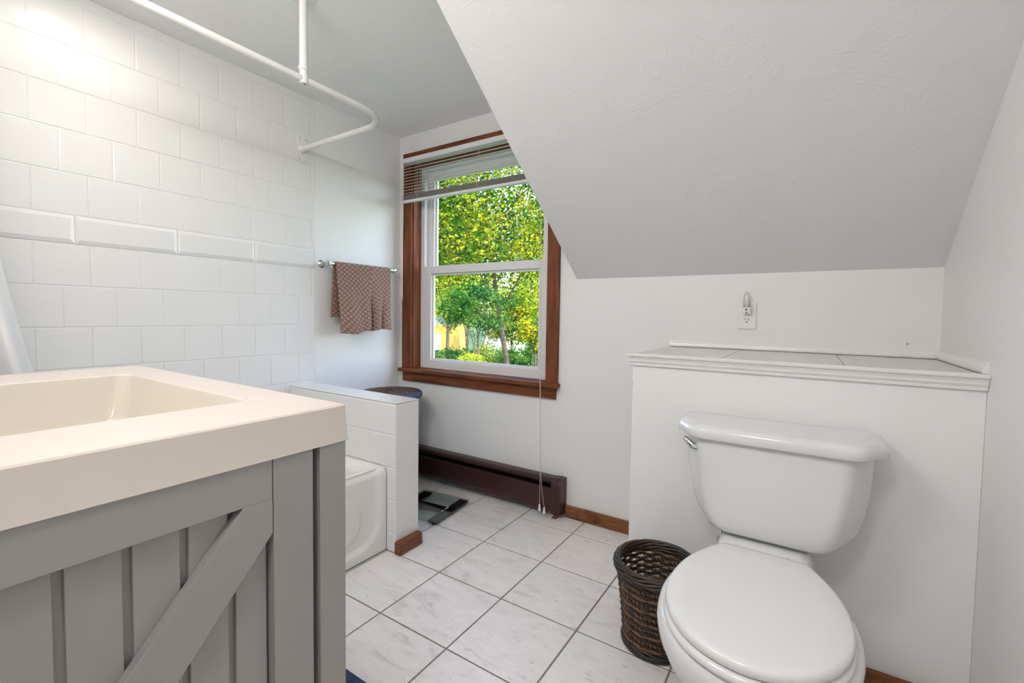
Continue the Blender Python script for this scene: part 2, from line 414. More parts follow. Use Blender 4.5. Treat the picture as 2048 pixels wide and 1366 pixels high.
# bathtub
tub = thing('bathtub', 'white alcove bathtub with an embossed apron beside the vanity', 'bathtub', (-1.9, .63, 0))
RZ = .3722
def rrect(x0, x1, y0, y1, r, z, seg=6):
    return [(p[0], p[1], z) for p in roundpoly([(x0, y0), (x1, y0), (x1, y1), (x0, y1)], [r]*4, seg)]
g = MB()
yN = PN-.0035
g.rings([rrect(L, TX-.024, FY, yN, .003, RZ-.012), rrect(L, TX-.021, FY, yN, .003, RZ), rrect(L+.055, TX-.065, FY+.09, yN-.075, .11, RZ),
         rrect(L+.062, TX-.075, FY+.10, yN-.085, .11, RZ-.008), rrect(L+.085, TX-.10, FY+.14, yN-.12, .12, .20), rrect(L+.12, TX-.13, FY+.2, yN-.18, .13, .08), rrect(L+.17, TX-.18, FY+.26, yN-.25, .12, .055)], False, True)
obj('basin', g, M['tub'], tub, smooth=True, split=50)
def sdrr(y, z, y0, y1, z0, z1, r):
    dy = abs(y-(y0+y1)/2)-(y1-y0)/2+r; dz = abs(z-(z0+z1)/2)-(z1-z0)/2+r
    return math.hypot(max(dy, 0), max(dz, 0))+min(max(dy, dz), 0)-r
def sst(a, b_, x):
    t_ = min(1, max(0, (x-a)/(b_-a))); return t_*t_*(3-2*t_)
def apr(u, v):
    y = FY+(yN-FY)*u; z = RZ*v
    d = sdrr(y, z, FY+.02, 1.338, .035, .60, .13)       # outer swell
    x = TX-.0115*(1-sst(-.03, .0, d))
    d2 = sdrr(y, z, .10, 1.235, .085, .285, .09)
    x += .006*(1-sst(-.012, .0, d2))
    # rolled top edge and curved end
    if v > .90: x -= .022*((v-.90)/.10)**2
    return (x, y, z)
g = MB().grid(apr, 190, 70)
obj('apron', g, M['tub'], tub, smooth=True, split=0)
tag(obj('caulk_line', MB().box(TX-.004, TX+.003, FY, PN, 0, .004), M['grout_dark'], tub), 'dark stained joint along the apron foot')

# shower rod
rod = thing('shower_rod', 'white L-shaped shower curtain rod hung from the ceiling and wall', 'shower rod', (-1.585, .6, 1.907))
rx, ry, rz, rr = -1.588, 1.428, 1.907, .0125
path = [(L+.004, ry, rz)]
br = .155
path += [(rx-br, ry, rz)]
for k in range(1, 13):
    a = PI/2*(1-k/12); path.append((rx-br+br*math.cos(a), ry-br+br*math.sin(a), rz))
path += [(rx, .8, rz), (rx, .3, rz), (rx, FY, rz)]
obj('rod', MB().tube(path, rr, 18), M['white_metal'], rod, smooth=True)
fl = obj('wall_flange', MB().box(L, L+.005, 1.404, 1.462, 1.842, 1.972), M['white_metal'], rod, bevel=.0015)
obj('flange_collar', MB().lathe([(.021, 0), (.021, .012), (.015, .02), (.0128, .03)], (L+.005, ry, rz), 20, 0), M['white_metal'], rod, smooth=True)
for yy, zz_ in ((1.418, 1.962), (1.452, 1.960), (1.416, 1.852), (1.450, 1.850)):
    obj('screw', MB().lathe([(.0028, 0), (.0024, .0018)], (L+.005, yy, zz_), 10, 0), M['screw'], fl)
obj('ceiling_post', MB().lathe([(.0145, .03), (.0145, H-rz)], (rx, 1.010, rz), 18), M['white_metal'], rod, smooth=True)
obj('coupling', MB().lathe([(.0135, -.016), (.0158, -.01), (.0158, .012), (.0140, .018), (.0135, .019), (.0135, .032), (.0180, .034), (.0180, .042), (.0146, .044)], (rx, 1.010, rz), 18), M['white_metal'], rod, smooth=True)
cf = obj('ceiling_flange', MB().box(rx-.03, rx+.035, .985, 1.035, H-.005, H), M['white_metal'], rod, bevel=.0015)
obj('screw', MB().lathe([(.003, 0), (.003, -.002)], (rx+.024, 1.012, H-.005), 10), M['screw'], cf)
obj('set_screw', MB().lathe([(.003, 0), (.003, -.0030)], (rx+.002, 1.013, rz-.0155), 10), M['screw'], rod)

# shower curtain
def curtain(u, v):
    z = 1.885-(1.885-.42)*v
    ye = .140+(1.885-z)*.168+.006*math.sin(v*9)
    y = FY+.02+(ye-FY-.02)*u
    amp = .022+.018*v
    x = -1.640+amp*math.sin(u*2*PI*4.6+.7+.5*v)+.01*math.sin(u*31+v*5)
    return (x, y, z)
mc, nt_, b_ = new_mat('curtain_fabric'); b_.inputs['Base Color'].default_value = (.90, .90, .905, 1); b_.inputs['Roughness'].default_value = .8
tr = nt_.nodes.new('ShaderNodeBsdfTranslucent'); tr.inputs[0].default_value = (.92, .92, .93, 1)
mx = nt_.nodes.new('ShaderNodeMixShader'); mx.inputs[0].default_value = .45
nt_.links.new(b_.outputs[0], mx.inputs[1]); nt_.links.new(tr.outputs[0], mx.inputs[2]); nt_.links.new(mx.outputs[0], nt_.nodes['Material Output'].inputs[0])
cur = thing('shower_curtain', 'white fabric shower curtain hanging at the left edge', 'shower curtain', (-1.64, .05, .42))
obj('fabric', MB().grid(curtain, 120, 60), mc, cur, smooth=True, solid=.0012, split=0)
for k in range(4):
    yy = -.05+k*.055
    obj('hook', MB().tube([(rx+.021*math.cos(a)-(.0 if a < 4.7 else .0), yy, rz-.006+.021*math.sin(a)) for a in [i*2*PI/16 for i in range(16)]], .0016, 6, True), M['nickel'], cur, smooth=True)

# ------------------------------------------------------------------ window
win = struct('window_1', MB().box(WX0, WX1, 2.235, D+WT-.0, .665, .700), M['vinyl'], 'white double-hung window with brown wooden casing', origin=(-1.656, D, .665))
cz = M['casing_z']
obj('casing', MB().box(-2.2305, WX0, D-.017, D, .690, 2.0745), cz, win, bevel=.002)
obj('casing', MB().box(WX1, -1.0865, D-.017, D, .690, 2.0745), cz, win, bevel=.002)
obj('casing', MB().box(WX0, WX1, D-.017, D, 1.998, 2.0745), M['casing'], win, bevel=.002)
obj('casing', MB().box(-2.238, -2.2305, D-.014, D, .690, 1.135), cz, win)
obj('jamb', MB().box(WX0, WX0+.008, D-.002, 2.192, .690, 2.0), cz, win)
obj('jamb', MB().box(WX1-.008, WX1, D-.002, 2.192, .690, 2.0), cz, win)
obj('jamb', MB().box(WX0, WX1, D-.002, 2.192, 1.992, 2.0), M['casing'], win)
obj('stool', MB().box(-2.247, -1.075, D-.046, D, .672, .6945).box(WX0+.001, WX1-.001, D-.01, 2.192, .672, .6945), M['casing'], win, bevel=.004)
obj('apron', MB().box(-2.228, -1.0965, D-.018, D, .610, .6715), M['casing'], win, bevel=.002)
# vinyl frame, two sashes
X0, X1 = WX0+.008, WX1-.008
fr = MB()
fr.box(X0, X0+.030, 2.19, 2.262, .6945, 1.992); fr.box(X1-.030, X1, 2.19, 2.262, .6945, 1.992)
fr.box(X0+.03, X1-.03, 2.19, 2.262, .6945, .712); fr.box(X0+.03, X1-.03, 2.19, 2.262, 1.972, 1.992)
fr.box(X0+.03, X0+.034, 2.19, 2.196, .712, 1.972); fr.box(X1-.034, X1-.03, 2.19, 2.196, .712, 1.972)
obj('vinyl_frame', fr, M['vinyl'], win, bevel=.002)
def sash(name, x0, x1, z0, z1, y0, y1, st_, rb, rt, gy):
    s = MB(); s.box(x0, x0+st_, y0, y1, z0, z1); s.box(x1-st_, x1, y0, y1, z0, z1)
    s.box(x0+st_, x1-st_, y0, y1, z0, z0+rb); s.box(x0+st_, x1-st_, y0, y1, z1-rt, z1)
    o = obj(name, s, M['vinyl'], win, bevel=.0025)
    s2 = MB(); e = .012      # glazing bead stepped back
    s2.box(x0+st_, x0+st_+e, y0+.016, y1, z0+rb, z1-rt); s2.box(x1-st_-e, x1-st_, y0+.016, y1, z0+rb, z1-rt)
    s2.box(x0+st_+e, x1-st_-e, y0+.016, y1, z0+rb, z0+rb+e); s2.box(x0+st_+e, x1-st_-e, y0+.016, y1, z1-rt-e, z1-rt)
    obj('glazing_bead', s2, M['vinyl'], o, bevel=.001)
    obj('pane', MB().box(x0+st_+.002, x1-st_-.002, gy, gy+.004, z0+rb+.002, z1-rt-.002), M['glass'], o)
    return o
ls = sash('lower_sash', X0+.034, X1-.034, .712, 1.358, 2.194, 2.224, .052, .036, .048, 2.216)
us = sash('upper_sash', X0+.030, X1-.030, 1.318, 1.972, 2.228, 2.258, .050, .030, .040, 2.250)
for xx in (-1.93, -1.39):
    obj('sash_lock', MB().box(xx-.022, xx+.022, 2.205, 2.232, 1.358, 1.366), mat('brown_lock', (.30, .13, .07), .4), ls, bevel=.003)

# blind
bl = thing('venetian_blind', 'raised white aluminium venetian blind at the window top', 'blind', (-1.65, D-.04, 1.75))
BX0, BX1, BY = -2.203, -1.093, D-.042
obj('head_rail', MB().box(BX0+.006, BX1-.006, BY-.018, BY+.020, 1.999, 2.027), M['vinyl'], bl, bevel=.001)
for i in range(10):
    z = 1.986-i*.0192
    pr = []
    for k in range(7):
        q = (k/6-.5); pr.append((BY+q*.025, z+.0022*(1-4*q*q)+q*.0075))
    pr2_ = pr+[(p[0], p[1]-.0006) for p in pr[::-1]]
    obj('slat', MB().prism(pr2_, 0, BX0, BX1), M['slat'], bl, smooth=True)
for i in range(14):
    z = 1.7695+i*.0023
    pr = []
    for k in range(7):
        q = (k/6-.5); pr.append((BY+q*.025, z+.0022*(1-4*q*q)))
    pr2_ = pr+[(p[0], p[1]-.0006) for p in pr[::-1]]
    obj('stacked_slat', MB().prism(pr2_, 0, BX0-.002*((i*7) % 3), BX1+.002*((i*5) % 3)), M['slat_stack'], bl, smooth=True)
obj('bottom_rail', MB().box(BX0, BX1, BY-.0135, BY+.0135, 1.752, 1.768), M['vinyl'], bl, bevel=.003)
for xx in (-2.065, -1.60, -1.17):
    g = MB()
    for yy in (BY-.0138, BY+.0138): g.tube([(xx, yy, 1.999), (xx, yy, 1.768)], .0006, 5)
    g.tube([(xx+.006, BY, 1.999), (xx+.006, BY, 1.768)], .0007, 5)
    obj('ladder_cord', g, M['cord'], bl)
    g = MB()
    for k in range(3): g.tube([(xx-.012+.012*k, BY-.014, 1.803-.004*k), (xx-.008+.01*k, BY-.0155, 1.785), (xx-.01+.012*k, BY-.014, 1.768)], .0013, 6)
    obj('cord_knot', g, M['cord'], bl)
obj('tilt_wand', MB().tube([(-2.172, BY-.026, 2.005), (-2.176, BY-.028, 1.6), (-2.1815, BY-.028, 1.15)], .0028, 8), mat('beige_wand', (.62, .53, .46), .35), bl, smooth=True)
obj('wand_cord', MB().tube([(-2.190, BY-.022, 1.77), (-2.198, BY-.022, 1.40), (-2.2, BY-.022, 1.16)], .0011, 6), M['cord'], bl)
g1 = [(-1.180, BY-.024, 2.0), (-1.170, BY-.026, 1.4), (-1.158, BY-.030, .71), (-1.148, BY-.036, .45), (-1.142, BY-.040, .24)]
for k, (ex, ez) in enumerate(((-1.140, .048), (-1.112, .040))):
    pth = [(p[0]+.002*k, p[1], p[2]) for p in g1]+[(g1[-1][0]+(ex-g1[-1][0])*.45, BY-.042, .14), (ex, BY-.044, ez+.012)]
    c_ = obj('pull_cord', MB().tube(pth, .0011, 6), M['cord'], bl, smooth=True)
    obj('tassel', MB().lathe([(.0028, .018), (.0045, .014), (.0055, .0), (.0075, -.014), (.0075, -.017), (.0, -.017)], (ex, BY-.044, ez), 14), M['tassel'], c_, smooth=True)

# ------------------------------------------------------------------ baseboard heater
ht = thing('baseboard_heater', 'dark brown metal baseboard heater under the window', 'heater', (-1.65, D-.035, 0))
hx0, hx1 = L+.002, -1.075
hp = [(D, .203), (D-.046, .203), (D-.058, .197), (D-.061, .186), (D-.061, .183), (D-.055, .182), (D-.052, .190), (D-.044, .196), (D-.004, .196), (D-.004, .03), (D, .03)]
obj('back_cover', MB().prism([p for p in hp], 0, hx0, hx1), M['heater'], ht, bevel=.001)
obj('damper', MB().prism([(D-.020, .172), (D-.050, .180), (D-.053, .176), (D-.0225, .168)], 0, hx0, hx1), M['heater'], ht)
obj('front_panel', MB().prism([(D-.062, .158), (D-.070, .154), (D-.071, .060), (D-.064, .034), (D-.050, .028), (D-.050, .031), (D-.062, .037), (D-.068, .060), (D-.067, .152)], 0, hx0, hx1), M['heater'], ht, bevel=.001)
obj('fins', MB().box(hx0, hx1, D-.052, D-.006, .06, .145), M['heater_dark'], ht)
ep = [(D, .207), (D-.048, .207), (D-.066, .198), (D-.076, .178), (D-.076, .040), (D-.066, .022), (D, .018)]
obj('end_cap', MB().prism(ep, 0, -1.083, -1.027), M['heater'], ht, bevel=.003)
obj('end_band', MB().prism([(a_-.0018 if a_ < D else a_, b_+.0015 if b_ > .1 else b_) for a_, b_ in ep], 0, -1.050, -1.047), M['heater'], ht)
obj('pipe_foot', MB().tube([(-1.062, D-.055, .0045), (-1.058, D-.05, .02), (-1.062, D-.045, .03)], .006, 8).box(-1.078, -1.052, D-.068, D-.045, 0, .004), mat('rusty_foot', (.16, .06, .035), .6, bump=(90, .8)), ht, smooth=False)

# ------------------------------------------------------------------ towel bar and towel
tb = thing('towel_bar', 'brushed nickel towel bar on the wall left of the window', 'towel bar', (L, 1.78, 1.318))
BXX = L+.066; BZ = 1.318
for yy in (1.545, 2.020):
    e = obj('post', MB().lathe([(.0225, 0), (.0225, .004), (.019, .008), (.012, .013), (.0095, .022), (.0095, .040), (.014, .048), (.0165, .060), (.016, .070), (.011, .078), (.0, .081)], (L-.003, yy, BZ), 24, 0), M['nickel'], tb, smooth=True)
obj('bar', MB().lathe([(.0078, 0), (.0078, .475)], (BXX, 1.545, BZ), 16, 1), M['nickel'], tb, smooth=True)
for yy, s_ in ((1.572, 1), (1.993, -1)):
    obj('collar', MB().lathe([(.0078, -.012*s_), (.0115, -.008*s_), (.0115, 0), (.0092, .006*s_), (.0092, .010*s_)], (BXX, yy, BZ), 16, 1), M['nickel'], tb, smooth=True)
# towel: profile over the bar, length parameter s runs from back hem over the bar to the front hem
def towel_mat():
    m, nt, b = new_mat('brown_patterned_towel')
    uv = nt.nodes.new('ShaderNodeUVMap'); uv.uv_map = 'UVMap'
    sp = nt.nodes.new('ShaderNodeSeparateXYZ'); nt.links.new(uv.outputs[0], sp.inputs[0])
    def mth(op, a, b2=None, c=None):
        n = nt.nodes.new('ShaderNodeMath'); n.operation = op
        for i, q in enumerate((a, b2, c)):
            if q is None: continue
            if isinstance(q, (int, float)): n.inputs[i].default_value = q
            else: nt.links.new(q, n.inputs[i])
        return n.outputs[0]
    k = 29.0
    u = mth('MULTIPLY', sp.outputs[0], k); v = mth('MULTIPLY', sp.outputs[1], k*1.25)
    a = mth('ADD', u, v); c = mth('SUBTRACT', u, v)
    fa = mth('ABSOLUTE', mth('SUBTRACT', mth('FRACT', a), .5)); fc = mth('ABSOLUTE', mth('SUBTRACT', mth('FRACT', c), .5))
    line = mth('MAXIMUM', fa, fc)                        # near .5 on lattice lines
    lm = mth('GREATER_THAN', line, .41)
    dot = mth('LESS_THAN', mth('ADD', fa, fc), .33)
    no = nt.nodes.new('ShaderNodeTexNoise'); no.inputs['Scale'].default_value = 5; nt.links.new(uv.outputs[0], no.inputs['Vector'])
    sel = mth('GREATER_THAN', sp.outputs[0], .235)
    pat = mth('MAXIMUM', mth('MULTIPLY', lm, sel), mth('MULTIPLY', dot, mth('SUBTRACT', 1, sel)))
    fn = nt.nodes.new('ShaderNodeTexNoise'); fn.inputs['Scale'].default_value = 300; nt.links.new(uv.outputs[0], fn.inputs['Vector'])
    pa = mth('MULTIPLY', pat, mth('MULTIPLY_ADD', fn.outputs[0], .9, .30))
    mx = nt.nodes.new('ShaderNodeMix'); mx.data_type = 'RGBA'
    mx.inputs[6].default_value = (.225, .125, .090, 1); mx.inputs[7].default_value = (.46, .335, .285, 1)
    nt.links.new(pa, mx.inputs[0]); nt.links.new(mx.outputs[2], b.inputs['Base Color']); b.inputs['Roughness'].default_value = .95
    bp = nt.nodes.new('ShaderNodeBump'); bp.inputs['Distance'].default_value = .003; bp.inputs['Strength'].default_value = .7
    h = mth('ADD', pat, mth('MULTIPLY', fn.outputs[0], .5)); nt.links.new(h, bp.inputs['Height']); nt.links.new(bp.outputs[0], b.inputs['Normal'])
    return m
TW0, TW1 = 1.583, 1.972
LB, LF = .315, .400       # lengths of the back and front falls
def towel(u, v):
    s = -LB+(LB+LF)*v
    y = TW0+(TW1-TW0)*u
    R_ = .0125
    if abs(s) < R_*PI/2:
        a = s/R_; x = BXX+R_*math.sin(a); z = BZ+R_*math.cos(a)
    elif s < 0:
        d = -s-R_*PI/2; q = d/LB
        x = BXX-R_-.006*q+.004*math.sin(u*14)*q; z = BZ-d*(1-.03*math.sin(u*3))
        y += -.012*q*(1-u)*1.2
        x = max(x, L+.012)
    else:
        d = s-R_*PI/2; q = d/LF
        # folds deepen downwards; one sharp valley right of the middle, smaller at the right hem
        fold = .020*math.exp(-((u-.22)/.16)**2)+.020*math.exp(-((u-.50)/.09)**2)-.030*math.exp(-((u-.63)/.035)**2)+.018*math.exp(-((u-.76)/.06)**2)-.012*math.exp(-((u-.85)/.03)**2)+.012*math.exp(-((u-.95)/.06)**2)
        x = BXX+R_+.012*q+1.25*fold*sst(.12, .95, q)+.005*math.sin(u*9+q*4)*q
        hem = 0
        if True:
            hem = -.014*math.exp(-((u-.16)/.15)**2)+.050*math.exp(-((u-.575)/.028)**2)+.010*math.exp(-((u-.80)/.04)**2)+.004*math.sin(u*17)+.014*u
        z = BZ-d+hem*q**2
        y += .022*q*(1-u)**1.5-.010*q*u+ .010*q*math.sin(PI*u*2)*q
    return (x, y, z)
NU, NV = 90, 110
g = MB().grid(towel, NU, NV)
tw_o = obj('hand_towel', g, towel_mat(), smooth=True, solid=.006, split=0)
tag(tw_o, 'brown patterned hand towel draped over the towel bar', 'towel')
uvl = tw_o.data.uv_layers.new(name='UVMap')
for poly in tw_o.data.polygons:
    for li in poly.loop_indices:
        vi = tw_o.data.loops[li].vertex_index
        i, j = vi % (NU+1), vi//(NU+1)
        uu, vv = i/NU*.39, j/NV*.715
        uvl.data[li].uv = (uu+.006*math.sin(vv*23+uu*11)+.004*math.sin(vv*51), vv+.007*math.sin(uu*19+vv*13))

# ------------------------------------------------------------------ hamper
hc = (-2.055, 1.848); hr = .187
hm = thing('laundry_hamper', 'dark woven laundry hamper behind the low partition', 'hamper', (*hc, 0))
g = MB(); nrow = 29
for k in range(nrow):
    z = .012+k*.0187; r = .115+.030*(k/nrow); ph = PI*(k % 2)
    pts = []
    for i in range(96):
        a = 2*PI*i/96; q = r+.0035*math.sin(a*24+ph); pts.append((hc[0]+q*math.cos(a), hc[1]+q*math.sin(a), z))
    g.tube(pts, .0098, 6, True)
obj('body', g, M['lightyarn'], hm, smooth=True, split=0)
for part_, m_, ks in (('rim', M['ham_blue'], range(0, 12, 2)), ('rim_strands', M['ham_pale'], range(1, 12, 2))):
    g = MB()
    for k in ks:
        pts = []
        for i in range(320):
            a = 2*PI*i/320; tw_ = a*17+2*PI*k/12
            q = hr-.020+.017*math.cos(tw_); pts.append((hc[0]+q*math.cos(a), hc[1]+q*math.sin(a), .570+.017*math.sin(tw_)))
        g.tube(pts, .0044 if k % 2 == 0 else .0034, 6, True)
    obj(part_, g, m_, hm, smooth=True, split=0)
obj('rim_core', MB().tube([(hc[0]+(hr-.02)*math.cos(2*PI*i/80), hc[1]+(hr-.02)*math.sin(2*PI*i/80), .570) for i in range(80)], .0145, 8, True), M['ham_blue'], hm, smooth=True, split=0)
g = MB()
for k in range(13):
    r = .160-.0140*k; pts = []
    if r < .01: break
    for i in range(100):
        a = 2*PI*i/100; q = r+.004*math.sin(a*30+PI*(k % 2)); pts.append((hc[0]+q*math.cos(a), hc[1]+q*math.sin(a), .580+.010*(1-(r/.18)**2)+.002*math.cos(a*20+PI*(k % 2))))
    g.tube(pts, .0085, 6, True)
obj('lid', g, M['ham_brown'], hm, smooth=True, split=0)

# ------------------------------------------------------------------ wastebasket
wc = (-.3796, 1.4533)
wb = thing('wastebasket', 'round brown wicker wastebasket beside the toilet', 'wastebasket', (*wc, 0))
def wr(z):
    q = z/.27; return .094+.030*q-.004*math.sin(PI*q)
NST = 26
g1, g2 = MB(), MB()
rowz = .036; ri = 0
while rowz < .250:
    for sgn in (0, 1):
        pts = []
        n = 360
        for i in range(n):
            a = 2*PI*i/n; wv = a*52+PI*sgn+ri*2.7
            q = wr(rowz)+.0026*math.sin(wv)+.0022*math.sin(a*NST/2+PI*ri)
            pts.append((wc[0]+q*math.cos(a), wc[1]+q*math.sin(a), rowz+.0027*math.cos(wv)+.0016*math.sin(a*NST/2+PI*ri+1)+.0012*math.sin(3*a+ri)))
        tgt = g2 if (ri % 2 == 0 and (sgn == 0 or ri % 4 == 0)) else g1
        tgt.tube(pts, .0027, 6, True)
    rowz += .0102; ri += 1
obj('dark_weave', g1, M['lightyarn'], wb, smooth=True, split=0)
tag(obj('tan_weave', g2, M['wick_tan'], wb, smooth=True, split=0), 'tan twisted strands')
g = MB()
for i in range(NST):
    a = 2*PI*i/NST
    g.tube([(wc[0]+(wr(z))*math.cos(a), wc[1]+(wr(z))*math.sin(a), z) for z in (.01, .07, .14, .2, .255)], .0026, 6)
obj('stakes', g, M['wick_brown'], wb, smooth=True, split=0)
g = MB()
for k in range(9):       # braided rim
    pts = []
    for i in range(200):
        a = 2*PI*i/200; tw_ = a*1.0+2*PI*k/9+.10*math.sin(a*11+k*1.7)
        q = wr(.262)+.0085*math.cos(tw_); pts.append((wc[0]+q*math.cos(a), wc[1]+q*math.sin(a), .2585+.0150*math.sin(tw_)))
    g.tube(pts, .0050, 6, True)
obj('braided_rim', g, M['wick_brown'], wb, smooth=True, split=0)
g = MB()
for k in range(8):
    pts = []
    for i in range(180):
        a = 2*PI*i/180; tw_ = -a*1+2*PI*k/8+.12*math.sin(a*9+k*2.1)
        q = wr(.02)-.002+.008*math.cos(tw_); pts.append((wc[0]+q*math.cos(a), wc[1]+q*math.sin(a), .0175+.0125*math.sin(tw_)))
    g.tube(pts, .0050, 6, True)
obj('foot_braid', g, M['lightyarn'], wb, smooth=True, split=0)
obj('bottom', MB().lathe([(.09, .006), (.09, .012), (0, .012)], (*wc, 0), 40), M['lightyarn'], wb)

# ------------------------------------------------------------------ bathroom scale
sc = thing('bathroom_scale', 'glass bathroom scale with black bars on the floor', 'scale', (-1.672, 1.785, 0))
ang = math.radians(6.2)
def rot2(x, y): return (-1.672+x*math.cos(ang)-y*math.sin(ang), 1.785+x*math.sin(ang)+y*math.cos(ang))
def rbox(g, x0, x1, y0, y1, z0, z1, r=.004):
    p = roundpoly([(x0, y0), (x1, y0), (x1, y1), (x0, y1)], [r]*4, 4)
    g.rings([[(*rot2(*q), z0) for q in p], [(*rot2(*q), z1) for q in p]])
g = MB(); rbox(g, -.156, .156, -.158, .158, .019, .0245, .012); obj('glass_plate', g, M['scale_glass'], sc, bevel=.0006)
for xa, xb in ((-.150, -.095), (.095, .150)):
    g = MB(); rbox(g, xa, xb, -.15, .15, .0125, .0185, .006); rb = obj('black_bar', g, M['black'], sc)
    for ya in (-.13, .13):
        c0 = rot2((xa+xb)/2, ya); obj('foot', MB().lathe([(.015, 0), (.015, .0125)], (*c0, 0), 16), M['black'], rb)
g = MB(); rbox(g, -.095, .095, -.035, .028, .0125, .0185, .002); obj('cross_bar', g, M['black'], sc)
g = MB(); rbox(g, .104, .110, -.045, -.025, .0247, .0250, .001); rbox(g, .104, .110, -.015, .02, .0247, .0250, .001); obj('white_mark', g, M['plastic'], sc)
g = MB(); rbox(g, -.150, .150, -.004, .0, .019, .0195, .001)

# ------------------------------------------------------------------ outlet and night light
ox, oz = -.2128, 1.0625
ou = thing('wall_outlet', 'white double wall outlet above the tiled ledge', 'outlet', (ox, D, oz))
pl = roundpoly([(ox-.0345, oz-.057), (ox+.0345, oz-.057), (ox+.0345, oz+.057), (ox-.0345, oz+.057)], [.003]*4, 3)
obj('cover_plate', MB().rings([[(x, D, z) for x, z in pl], [(x, D-.004, z) for x, z in pl], [(ox+(x-ox)*.93, D-.0062, oz+(z-oz)*.95) for x, z in pl]]), M['plastic'], ou)
for dz in (.0195, -.0195):
    rp = roundpoly([(ox-.0165, oz+dz-.0135), (ox+.0165, oz+dz-.0135), (ox+.0165, oz+dz+.0135), (ox-.0165, oz+dz+.0135)], [.008]*4, 5)
    rc = obj('receptacle', MB().rings([[(x, D-.006, z) for x, z in rp], [(x, D-.0078, z) for x, z in rp]]), M['plastic'], ou)
    for dx in (-.0063, .0063): obj('slot', MB().box(ox+dx-.0011, ox+dx+.0011, D-.0081, D-.0070, oz+dz, oz+dz+.0075), M['dark'], rc)
    obj('ground_hole', MB().lathe([(.0028, 0), (.0028, .0012)], (ox, D-.0082, oz+dz-.0070), 12, 1), M['dark'], rc)
obj('plate_screw', MB().lathe([(.0025, 0), (.0025, .001)], (ox, D-.0070, oz), 12, 1), M['nickel'], ou)
nl = thing('night_light', 'small clear dome night light plugged into the outlet', 'night light', (ox, D-.02, 1.07))
nb = roundpoly([(ox-.0145, D-.034), (ox+.0145, D-.034), (ox+.0145, D-.0085), (ox-.0145, D-.0085)], [.009, .009, .003, .003], 5)
ob = obj('housing', MB().rings([[(x, y, 1.070) for x, y in nb], [(x, y, 1.092) for x, y in nb], [(ox+(x-ox)*.8, D-.022+(y-D+.022)*.8, 1.097) for x, y in nb]]), M['plastic'], nl, bevel=.001)
obj('light_sensor', MB().lathe([(.0042, -.0012), (.0042, 0), (0, 0)], (ox-.001, D-.0338, 1.0865), 16, 1), mat('sensor_grey', (.10, .09, .085), .3), ob)
obj('housing_screw', MB().lathe([(.0026, -.0012), (.0026, 0)], (ox, D-.0338, 1.0745), 12, 1), M['dark'], ob)
obj('dome_shade', MB().lathe([(.0135, 1.097), (.0140, 1.115), (.0138, 1.135), (.0120, 1.150), (.0075, 1.158), (.002, 1.161)], (ox, D-.0225, 0), 24), M['bulb_glass'], nl, smooth=True)
obj('bulb', MB().lathe([(.004, 1.097), (.0045, 1.11), (.0062, 1.125), (.0058, 1.137), (.002, 1.144)], (ox, D-.0225, 0), 16), M['plastic'], nl, smooth=True)
obj('ribbed_collar', MB().lathe([(.0142, 1.097), (.0148, 1.099), (.0142, 1.101), (.0148, 1.103), (.0142, 1.105), (.0148, 1.107), (.0142, 1.109)], (ox, D-.0225, 0), 24, caps=False), M['bulb_glass'], nl, smooth=True)
tag(obj('nail_head', MB().lathe([(.0026, -.002), (.0030, 0)], (.3010, D, .9678), 10, 1), M['screw']), 'tiny dark nail head in the wall above the ledge', 'nail')
tag(obj('rust_chip', MB().box(LX-.0006, LX+.0025, LY+.0005, LY+.008, .7975, .8225), mat('chip_brown', (.13, .105, .08), .8), bevel=.001), 'small brown chipped spot on the ledge corner', 'paint chip')

# ------------------------------------------------------------------ toilet
tc_ = (-.074, 1.25)
toi = thing('toilet', 'white two-piece toilet with closed lid', 'toilet', (-.075, 1.25, 0))
cx = -.072; TB = 1.597
def tank_ring(z, hb, hf, yf, rb=.03, rf=.06, yb=TB):
    p = roundpoly([(cx-hf, yf), (cx+hf, yf), (cx+hb, yf+.105), (cx+hb, yb), (cx-hb, yb), (cx-hb, yf+.105)], [rf, rf, .05, rb, rb, .05], 5)
    return [(x, y, z) for x, y in p]
g = MB(); rg = []
for z, hb, hf, yf in ((.705, .234, .178, 1.392), (.66, .232, .176, 1.391), (.60, .228, .172, 1.391), (.54, .220, .164, 1.392), (.49, .208, .153, 1.394), (.462, .195, .145, 1.396), (.447, .180, .137, 1.399), (.440, .166, .128, 1.406), (.437, .140, .105, 1.425)):
    rg.append(tank_ring(z, hb, hf, yf, .025, .045))
g.rings(rg)
tank = obj('tank', g, M['porcelain'], toi, smooth=True, split=60)
def lid_ring(z, e):
    hb, hf, yf = .256-e, .196-e, 1.374+e
    p = roundpoly([(cx-hf, yf), (cx+hf, yf), (cx+hb, yf+.085), (cx+hb, TB+.004-e), (cx-hb, TB+.004-e), (cx-hb, yf+.085)], [.055, .055, .05, .02, .02, .05], 6)
    return [(x, y, z) for x, y in p]
def lid_s(z, k):
    return [(cx+(x-cx)*(1-(1-k)*.42), 1.49+(y-1.49)*k, z) for x, y, _ in lid_ring(z, .010)]
g = MB(); g.rings([lid_ring(.7035, .008), lid_ring(.7045, .003), lid_ring(.708, 0), lid_ring(.726, .001), lid_ring(.734, .004), lid_ring(.740, .010), lid_s(.7425, .93), lid_s(.7440, .80), lid_s(.7450, .5), lid_s(.7455, .2)])
obj('tank_lid', g, M['porcelain'], toi, smooth=True, split=60)
